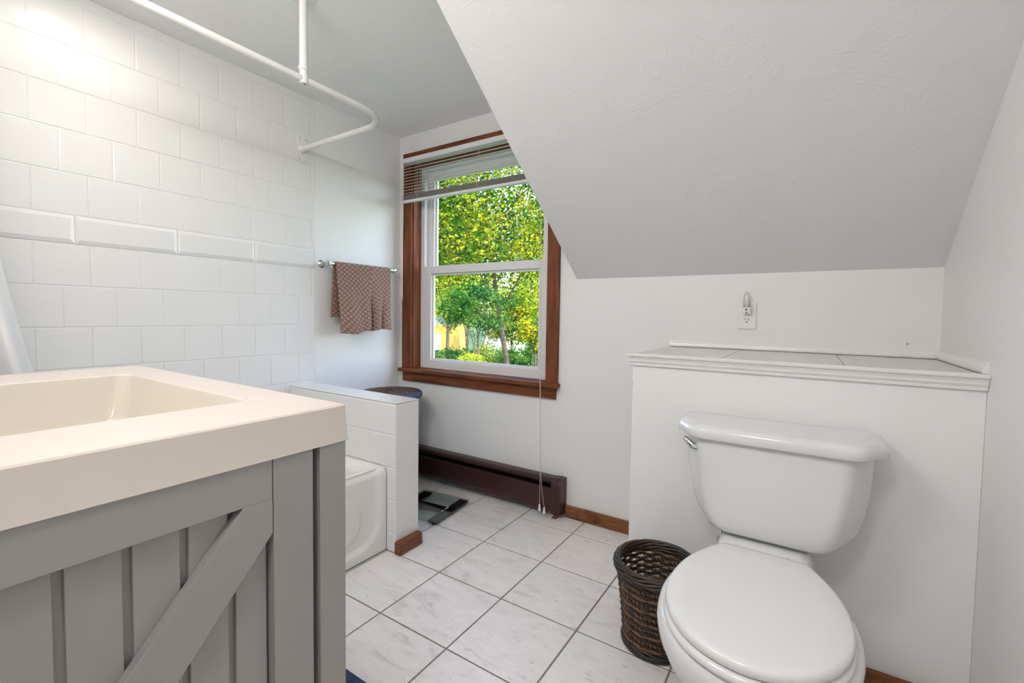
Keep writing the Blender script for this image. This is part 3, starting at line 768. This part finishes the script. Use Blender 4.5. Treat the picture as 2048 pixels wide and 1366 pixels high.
# flush lever on the chamfered left corner
lv = obj('flush_lever', MB().tube([(-.258, 1.428, .671), (-.266, 1.418, .671), (-.274, 1.414, .673), (-.286, 1.418, .682), (-.300, 1.428, .688)], [.008, .011, .0105, .009, .007], 14), M['chrome'], toi, smooth=True)
dn = Vector((-.74, -.67, 0)).normalized()
g = MB(); rings_ = []
for r, h in ((.020, -.006), (.020, .004), (.014, .010), (.008, .016)):
    a_ = Vector((0, 0, 1)); b2 = dn.cross(a_)
    c0 = Vector((-.2545, 1.4345, .672))+dn*h
    rings_.append([c0+a_*r*math.cos(2*PI*k/20)+b2*r*.8*math.sin(2*PI*k/20) for k in range(20)])
g.rings(rings_); obj('lever_escutcheon', g, M['chrome'], lv, smooth=True)
SX = -.081
prof_seat = [(.899, 0), (.903, .035), (.913, .066), (.932, .100), (.96, .130), (1.0, .158), (1.05, .178), (1.11, .188), (1.17, .187), (1.23, .178), (1.29, .160), (1.34, .137), (1.375, .117), (1.395, .103)]
def seat_out(scale=1.0, dy=0, n=6):
    pts = [(w_, y) for y, w_ in prof_seat]
    # smooth by catmull-rom
    pp = []
    for i in range(len(pts)-1):
        p0, p1, p2, p3 = pts[max(i-1, 0)], pts[i], pts[i+1], pts[min(i+2, len(pts)-1)]
        if i == 0: p0 = (-p2[0], p2[1])
        for k in range(n):
            t_ = k/n
            pp.append(tuple(.5*((2*p1[j])+(-p0[j]+p2[j])*t_+(2*p0[j]-5*p1[j]+4*p2[j]-p3[j])*t_**2+(-p0[j]+3*p1[j]-3*p2[j]+p3[j])*t_**3) for j in (0, 1)))
    pp.append(pts[-1])
    right = pp; left = [(-w_, y) for w_, y in pp[1:]][::-1]
    loop = right+[(q, 1.398) for q in (.06, 0, -.06)]+left
    return [(SX+.004+w_*scale*.943, 1.11+(.880+(y-.899)*.935-1.11)*scale+dy) for w_, y in loop]
def ring_at(z, sc_=1.0, dy=0): return [(x, y, z) for x, y in seat_out(sc_, dy)]
g = MB(); g.rings([ring_at(.4175, .965), ring_at(.4185, .985), ring_at(.422, .998), ring_at(.430, 1.0), ring_at(.436, .992), ring_at(.4395, .970), ring_at(.441, .93), ring_at(.4425, .70), ring_at(.443, .3)])
obj('seat_lid', g, M['seat'], toi, smooth=True, split=60)
g = MB(); g.rings([ring_at(.3965, .99), ring_at(.398, 1.008), ring_at(.404, 1.018), ring_at(.410, 1.014), ring_at(.4145, .99), ring_at(.4160, .955)])
obj('seat_ring', g, M['seat'], toi, smooth=True, split=60)
def bowl_ring(z, sx, sy, yc, nx=2.3):
    out = []
    for k in range(64):
        a = 2*PI*k/64; c_, s_ = math.cos(a), math.sin(a)
        x = abs(c_)**(2/nx)*math.copysign(1, c_)*sx; y = abs(s_)**(2/nx)*math.copysign(1, s_)*sy
        out.append((SX+.001+x, yc+y, z))
    return out
g = MB(); g.rings([bowl_ring(.395, .17, .24, 1.145, 2), bowl_ring(.394, .190, .255, 1.145, 2.0), bowl_ring(.388, .198, .262, 1.145, 2.05), bowl_ring(.370, .202, .266, 1.147, 2.1), bowl_ring(.34, .200, .264, 1.152, 2.1), bowl_ring(.30, .190, .254, 1.165, 2.1), bowl_ring(.25, .168, .240, 1.19, 2.1), bowl_ring(.19, .138, .228, 1.22, 2.1), bowl_ring(.13, .118, .226, 1.245, 2.2), bowl_ring(.06, .112, .236, 1.26, 2.3), bowl_ring(.02, .118, .246, 1.265, 2.4), bowl_ring(.0, .122, .250, 1.265, 2.4)])
obj('bowl', g, M['porcelain'], toi, smooth=True, split=60)
g = MB()
dk = lambda z, hx_, y0, y1: [(x, y, z) for x, y in roundpoly([(SX-hx_, y0), (SX+hx_, y0), (SX+hx_, y1), (SX-hx_, y1)], [.03]*4, 5)]
g.rings([dk(.18, .10, 1.33, 1.50), dk(.30, .115, 1.33, 1.53), dk(.37, .122, 1.33, 1.555), dk(.420, .108, 1.33, 1.565), dk(.426, .101, 1.335, 1.56)])
obj('tank_deck', g, M['porcelain'], toi, smooth=True, split=60)
for sx in (-1, 1):
    obj('tank_bolt', MB().lathe([(.005, .385), (.005, .402), (.0085, .402), (.0085, .411), (.0055, .412), (.0055, .440)], (cx+(-.121 if sx < 0 else .08), 1.432 if sx < 0 else 1.5, 0), 14), M['chrome'], toi, smooth=True)
obj('gasket', MB().lathe([(.05, .415), (.05, .438)], (cx, 1.51, 0), 24), mat('tan_gasket', (.35, .25, .18), .8), toi)
for sx in (-1, 1):
    obj('seat_hinge', MB().box(SX+sx*.07-.014, SX+sx*.07+.014, 1.340, 1.366, .404, .432), M['seat'], toi, bevel=.004)
for sx in (-1, 1):
    obj('floor_bolt_cap', MB().lathe([(.014, 0), (.013, .012), (.007, .02), (0, .022)], (SX+sx*.137, 1.27, 0), 16), M['porcelain'], toi, smooth=True)

# ------------------------------------------------------------------ vanity
VX1, VX0 = -.6400, -1.532        # countertop ends
VY1, VY0 = .4855, FY+.001
VZ1, VZ0 = .8996, .8392
va = thing('bathroom_vanity', 'grey barn style vanity with a cream sink top', 'vanity', (-1.086, .19, 0))
tp = .0035
bx0, bx1, by0, by1 = -1.346, -.797, .055, .4045
def rr2(x0, x1, y0, y1, r, z): return [(p[0], p[1], z) for p in roundpoly([(x0, y0), (x1, y0), (x1, y1), (x0, y1)], [r]*4, 8)]
g = MB(); g.rings([rr2(VX0, VX1, VY0, VY1, .004, VZ0), rr2(VX0+tp*.2, VX1-tp*.2, VY0, VY1-tp*.2, .004, VZ0+.003), rr2(VX0+tp, VX1-tp, VY0, VY1-tp, .004, VZ1-.0025), rr2(VX0+tp+.002, VX1-tp-.002, VY0, VY1-tp-.002, .004, VZ1), rr2(bx0, bx1, by0, by1, .028, VZ1), rr2(bx0+.002, bx1-.002, by0+.002, by1-.002, .027, VZ1-.002)], False, False)
g.rings([rr2(VX0, VX1, VY0, VY1, .004, VZ0), rr2(bx0-.02, bx1+.02, by0-.02, by1+.02, .03, VZ0)], False, False)
top = obj('countertop', g, M['counter'], va, smooth=True, split=30)
g = MB(); g.rings([rr2(bx0+.002, bx1-.002, by0+.002, by1-.002, .027, VZ1-.002), rr2(bx0+.005, bx1-.005, by0+.005, by1-.005, .027, VZ1-.012), rr2(bx0+.020, bx1-.020, by0+.016, by1-.016, .035, VZ1-.09), rr2(bx0+.035, bx1-.035, by0+.03, by1-.03, .04, VZ1-.118), rr2(bx0+.07, bx1-.07, by0+.07, by1-.07, .05, VZ1-.126)], False, True)
obj('sink_basin', g, M['basin'], va, smooth=True, split=50)
obj('drain', MB().lathe([(.0, VZ1-.1235), (.022, VZ1-.1235), (.022, VZ1-.126)], (-1.07, .2, 0), 24), M['chrome'], va, smooth=True)
# cabinet: posts, end panel, front
px_f = -.6425       # outer plane of the posts on the end facing the room
pw = .0455
post = [(px_f-.045, px_f, .4335, .4810), (px_f-.045, px_f, VY0+.002, VY0+.046), (VX0+.004, VX0+.049, .4335, .4810), (VX0+.004, VX0+.049, VY0+.002, VY0+.046)]
for p in post: obj('leg', MB().box(*p, 0, VZ0-.0005), M['grey'], va, bevel=.0012)
xp = px_f-.002     # plane of stile/rail
xi = xp-.0145       # plane of the boards
ep_ = obj('end_panel', MB().box(xp-.018, xp, .3590, .4222, .10, VZ0-.0005).box(xp-.040, xp-.032, .412, .4360, .10, VZ0-.0005), M['grey'], va, bevel=.0008)
# door-like frame
fy0, fy1 = VY0+.06, .3575
g = MB(); g.box(xp-.018, xp, fy0, fy1, .7797, VZ0-.0005); g.box(xp-.018, xp, fy0, fy1, .10, .165)
g.box(xp-.018, xp, VY0+.047, fy0+.05, .10, VZ0-.0005)
obj('frame_rail', g, M['grey'], ep_, bevel=.0008)
# boards with gaps
edges = [fy1]+[.2975+.0045, .2520-.0, .1935, .1345, .076, .018, -.040]
gy = [.3076, .2507, .1925, .1337, .0754, .0171, -.0411]
bd = MB(); last = .3551
for y_ in gy:
    bd.box(xi-.008, xi, y_+.0048, last-.0, .165, .7802); last = y_-.0048
obj('boards', bd, M['grey'], ep_, bevel=.001)
obj('board_backing', MB().box(xi-.016, xi-.0085, fy0-.03, fy1+.02, .10, .80), M['grey'], ep_)
# diagonal brace, upper edge through measured points, on the plane of the rails
def brace(g, x0, x1):
    # polygon in (y, z): measured corners at the top, running to the lower left
    A = (.3168, .7797); B = (.3575, .7797); C_ = (.3575, .7293)
    dvec = Vector((-.1335, -.162)).normalized()
    dvec = Vector((.1832-.3168, .6230-.7797)).normalized()
    n = 2.2
    zt = .165
    k1 = (A[1]-zt)/-dvec.y; k2 = (C_[1]-zt)/-dvec.y
    E_ = (C_[0]+dvec.x*k2, zt); F_ = (A[0]+dvec.x*k1, zt)
    g.prism([A, B, C_, E_, F_], 0, x0, x1)
g = MB(); brace(g, xp-.0145, xp+.0006)
obj('diagonal_brace', g, M['grey'], ep_, bevel=.0008)
# front (faces the window) with doors, sides and back
obj('front_frame', MB().box(VX0+.049, px_f-.045, .452, .470, .10, VZ0-.0005), M['grey'], va, bevel=.001)
for k in range(2):
    a0 = VX0+.06+k*.385; dr = obj('door', MB().box(a0, a0+.375, .470, .480, .115, .80), M['grey'], va, bevel=.001)
    obj('knob', MB().lathe([(.005, 0), (.005, .01), (.012, .016), (.011, .022), (0, .024)], (a0+(.34 if k == 0 else .035), .480, .62), 16, 1), M['nickel'], dr, smooth=True)
obj('side_panel', MB().box(VX0+.010, VX0+.03, VY0+.046, .4365, .10, VZ0-.0005), M['grey'], va)
obj('bottom_shelf', MB().box(VX0+.03, xp-.02, VY0+.01, .452, .10, .118), M['grey'], va)

# rug
rp_ = roundpoly([(-1.52, .49), (-.80, .49), (-.80, .818), (-1.52, .818)], [.03]*4, 6)
tag(obj('bath_rug', MB().rings([[(x, y, .0005) for x, y in rp_], [(x, y, .014) for x, y in rp_], [(-1.16+(x+1.16)*.985, .654+(y-.654)*.97, .019) for x, y in rp_]]), M['rug']), 'navy blue rug edge on the floor beside the vanity', 'rug')

# ------------------------------------------------------------------ lamps
warm = (1.0, .90, .80); neutral = (1.0, .99, 1.0)
rl = thing('recessed_light', 'round recessed ceiling light above the tub', 'ceiling light', (-1.934, .534, H))
obj('trim_ring', MB().lathe([(.080, 0), (.080, -.004), (.060, -.006), (.058, -.001)], (-1.934, .534, H), 40, caps=False), M['vinyl'], rl, smooth=True)
obj('lens', MB().lathe([(.058, -.001), (.058, -.003), (0, -.003)], (-1.934, .534, H), 40), emis('lens_glow', (1, .93, .84), LAMPS['lens_glow']), rl)
area('tub_lamp', (-1.934, .534, H-.008), (0, 0, 0), .11, LAMPS['tub'], warm, parent=rl, spread=160)
dm = thing('ceiling_globe_light', 'unseen passage ceiling light, given a hanging globe form to brighten the ceiling', 'ceiling light', (-.28, -.27, H))  # lamp inferred from shadows; hanging globe form made up to brighten the ceiling
obj('canopy', MB().lathe([(.07, 0), (.065, -.02), (.02, -.035), (.012, -.04), (.012, -.11)], (-.28, -.27, H), 32), M['nickel'], dm, smooth=True)
obj('dome', MB().lathe([(.11*math.sin(PI*i/16)+.0001, -.20+.11*math.cos(PI*i/16)) for i in range(17)], (-.28, -.27, H), 32), emis('dome_glow', (1, .985, .985), LAMPS['dome_glow']), dm, smooth=True)
area('dome_lamp', (-.28, -.27, H-.315), (0, 0, 0), .34, LAMPS['dome'], neutral, parent=dm)
vl = thing('vanity_fill_bar', 'unseen three globe bar assumed above the vanity, added as fill', 'wall light', (-1.05, FY, 1.98))  # unseen bar assumed above the vanity; globes added to fill room and ceiling
obj('back_plate', MB().box(-1.35, -.75, FY, FY+.02, 1.95, 2.01), M['nickel'], vl, bevel=.003)
for k in range(3):
    gx = -1.27+.22*k
    gl = obj('globe', MB().lathe([(.03*math.sin(PI*i/12)*1.7+.0001, .05*-math.cos(PI*i/12)) for i in range(13)], (gx, FY+.10, 1.95), 20), emis('globe_glow', (1, .965, .93), LAMPS['globe_glow']), vl, smooth=True)
area('vanity_fill_lamp', (-1.05, FY+.17, 1.95), (math.radians(38), 0, 0), .62, LAMPS['vanity'], (1, .96, .92), 'RECTANGLE', .10, parent=vl)

# ------------------------------------------------------------------ outside
GZ = -2.7
struct('ground', MB().box(-90, 60, D+WT+.6, 110, GZ-.3, GZ), M['grass'])
def leaf_mat(name, c1, c2, c3, tl=.5):
    m = bpy.data.materials.new(name); m.use_nodes = True; nt = m.node_tree; nt.nodes.clear()
    o = nt.nodes.new('ShaderNodeOutputMaterial'); tc = nt.nodes.new('ShaderNodeTexCoord')
    n = nt.nodes.new('ShaderNodeTexNoise'); n.inputs['Scale'].default_value = 1.5; n.inputs['Detail'].default_value = 5; n.inputs['Roughness'].default_value = .78
    nt.links.new(tc.outputs['Object'], n.inputs['Vector'])
    r = ramp(nt, [(.41, c1), (.5, c2), (.58, c3)]); nt.links.new(n.outputs[0], r.inputs[0])
    d = nt.nodes.new('ShaderNodeBsdfDiffuse'); t_ = nt.nodes.new('ShaderNodeBsdfTranslucent'); mx = nt.nodes.new('ShaderNodeMixShader'); mx.inputs[0].default_value = tl
    nt.links.new(r.outputs[0], d.inputs[0])
    hs = nt.nodes.new('ShaderNodeHueSaturation'); hs.inputs['Hue'].default_value = .47; hs.inputs['Saturation'].default_value = 1.15; hs.inputs['Value'].default_value = 1.15
    nt.links.new(r.outputs[0], hs.inputs['Color']); nt.links.new(hs.outputs[0], t_.inputs[0])
    nt.links.new(d.outputs[0], mx.inputs[1]); nt.links.new(t_.outputs[0], mx.inputs[2]); nt.links.new(mx.outputs[0], o.inputs[0])
    return m
LM1 = leaf_mat('maple_leaves', (.010, .075, .010), (.075, .21, .016), (.58, .56, .03))
LM2 = leaf_mat('dark_leaves', (.015, .075, .025), (.04, .15, .035), (.15, .30, .05))
LM3 = leaf_mat('yellow_leaves', (.08, .22, .02), (.38, .47, .04), (.70, .68, .14))
rng = np.random.default_rng(5)
def crown_mesh(c, rad, n, size, clump, squash=.8):
    nc = max(6, clump)
    dirs = rng.normal(size=(nc, 3)); dirs /= np.linalg.norm(dirs, axis=1)[:, None]
    cen = np.array(c)+dirs*np.array(rad)*(rng.uniform(.25, 1, size=(nc, 1))**.5)
    k = rng.integers(0, nc, n); sp_ = np.array(rad)*.26
    p = cen[k]+rng.normal(size=(n, 3))*sp_*np.array([1, 1, .62])
    a = rng.normal(size=(n, 3)); a[:, 2] *= .5; a /= np.linalg.norm(a, axis=1)[:, None]
    b = rng.normal(size=(n, 3)); b -= (b*a).sum(1)[:, None]*a; b /= np.linalg.norm(b, axis=1)[:, None]
    s = size*rng.uniform(.6, 1.35, size=(n, 1))
    V = np.stack([p-a*s*.5, p+b*s*.36, p+a*s*.5, p-b*s*.36], 1).reshape(-1, 3)
    mb = MB(); mb.v = V.tolist(); mb.f = (np.arange(4*n).reshape(-1, 4)).tolist(); return mb
def tree(name, label, base, h, c, rad, n, size, m, clump=26, tr_=.22, group=None):
    t_ = thing(name, label, 'tree', (*base, GZ), group)
    obj('crown', crown_mesh(c, rad, n, size, clump), m, t_, fix=False)
    g = MB(); bx_, by_ = base
    g.tube([(bx_, by_, GZ), (bx_+.1, by_, GZ+h*.4), (c[0], c[1], c[2]-rad[2]*.1), (c[0]+.1, c[1], c[2]+rad[2]*.5)], [tr_, tr_*.75, tr_*.45, tr_*.12], 10)
    for k in range(9):
        a = k*2.4; q = .5+.05*k
        s0 = Vector((bx_+(c[0]-bx_)*q, by_+(c[1]-by_)*q, GZ+(c[2]-GZ)*q))
        e0 = Vector((c[0]+rad[0]*.75*math.cos(a), c[1]+rad[1]*.75*math.sin(a), c[2]+rad[2]*(-.3+.1*k)))
        g.tube([s0, (s0+e0)/2+Vector((0, 0, .15)), e0], [tr_*.32, tr_*.2, tr_*.06], 6)
    obj('trunk', g, M['bark'], t_, smooth=True)
tree('maple_tree', 'large sunlit maple filling the upper window panes', (-8.05, 12.0), 5, (-8.6, 11.6, 4.3), (3.2, 2.2, 2.5), 34000, .105, LM1, 110, .12)
tree('leafy_tree', 'yellow-green leafy tree at the left of the window view', (-14.6, 16.6), 4, (-14.4, 16.6, 2.8), (2.0, 1.5, 2.1), 7000, .16, LM3, 30, .12)
tree('leafy_tree', 'dark green leafy tree in the middle of the window view', (-7.0, 9.2), 3, (-7.05, 9.2, 1.22), (.85, .7, .55), 5200, .075, LM2, 30, .045)
tree('leafy_tree', 'pale green tree at the right of the window view', (-12.9, 23.4), 4, (-12.9, 23.4, 3.6), (2.4, 1.6, 3.5), 8500, .18, LM3, 34, .14)
tree('young_tree', 'small bright yellow-green tree by the grey gable', (-11.8, 14.7), 3, (-11.8, 14.7, 1.35), (.55, .45, .62), 2600, .085, LM3, 16, .05)
tree('young_tree', 'small green tree at the right edge of the lower pane', (-6.4, 11.0), 3, (-6.4, 11.0, .75), (.42, .4, .62), 2400, .08, LM1, 16, .05)
tree('bushy_tree', 'low bushy green tree behind the trunks in the lower pane', (-12.6, 19.3), 3, (-12.6, 19.3, .9), (1.9, .7, 1.25), 9000, .13, LM1, 40, .08)
tree('background_tree', 'tall green tree far behind the maple', (-38, 44), 6, (-38, 44, 7.5), (6.5, 3.2, 8.0), 11000, .40, LM1, 50, .3)
tree('background_tree', 'tall dark tree far behind the pale green tree', (-29, 60), 6, (-29, 60, 7.5), (8, 4, 9), 11000, .50, LM2, 50, .3)
def shrub(label, c, rad, n, size, m):
    t_ = thing('shrub', label, 'shrub', (c[0], c[1], GZ)); obj('foliage', crown_mesh(c, rad, n, size, 24), m, t_, fix=False)
    g = MB()
    for k in range(5):
        a = k*1.26; g.tube([(c[0]+.1*math.cos(a), c[1]+.1*math.sin(a), GZ), (c[0]+rad[0]*.4*math.cos(a), c[1]+rad[1]*.4*math.sin(a), c[2])], .035, 6)
    obj('stems', g, M['bark'], t_, smooth=True)
shrub('dark green shrub at the lower left of the window view', (-10.6, 12.0, -.75), (1.0, .6, .52), 5500, .09, LM2)
shrub('yellow-green shrub at the bottom middle of the window view', (-6.75, 8.6, -.10), (.30, .26, .18), 1600, .055, LM3)
shrub('dark green shrub at the lower right of the window view', (-8.3, 13.5, -.55), (1.15, .45, .48), 5200, .085, LM2)
shrub('low mid green shrub before the white outbuilding', (-12.0, 16.4, -.75), (1.2, .45, .50), 3200, .085, LM1)
hs = thing('yellow_house', 'yellow and grey gabled house at the left of the window view', 'house', (-16.6, 20, GZ))
hs.rotation_euler = (0, 0, .60)
obj('wall', MB().box(-24.5, -16.6, 20, 26, GZ, .42), M['yellow'], hs)
obj('gable', MB().prism([(-24.5, .42), (-16.9, .42), (-17.5, .95), (-20.7, 3.9), (-24.5, 1.3)], 1, 20, 26), M['bluegrey'], hs)
obj('roof', MB().prism([(-16.7, .55), (-20.7, 4.15), (-25, 1.2), (-25, .9), (-20.7, 3.9), (-16.8, .38)], 1, 19.6, 26.4), M['roof'], hs)
for xx in (-19.5, -18.0):
    obj('window', MB().box(xx-.35, xx+.35, 19.96, 20, -1.2, -.1), M['whiteout'], hs)
hs2 = thing('white_garage', 'white outbuilding glimpsed between the leaves', 'building', (-19.6, 28, GZ))
obj('wall', MB().box(-20.7, -18.9, 28, 31, GZ, -.2), M['whiteout'], hs2)
obj('roof', MB().prism([(-21.1, -.2), (-18.7, -.2), (-19.9, .30)], 1, 27.8, 29.7), mat('light_roof', (.55, .58, .62), .7), hs2)
hs3 = thing('pink_house', 'pale pink house at the right of the window view', 'house', (-15.6, 33, GZ))
obj('wall', MB().box(-19.2, -14, 33, 38, GZ, 1.9), M['pinkout'], hs3)
obj('roof', MB().prism([(-19.6, 1.9), (-13.6, 1.9), (-16.6, 3.6)], 1, 32.8, 38.2), M['roof'], hs3)
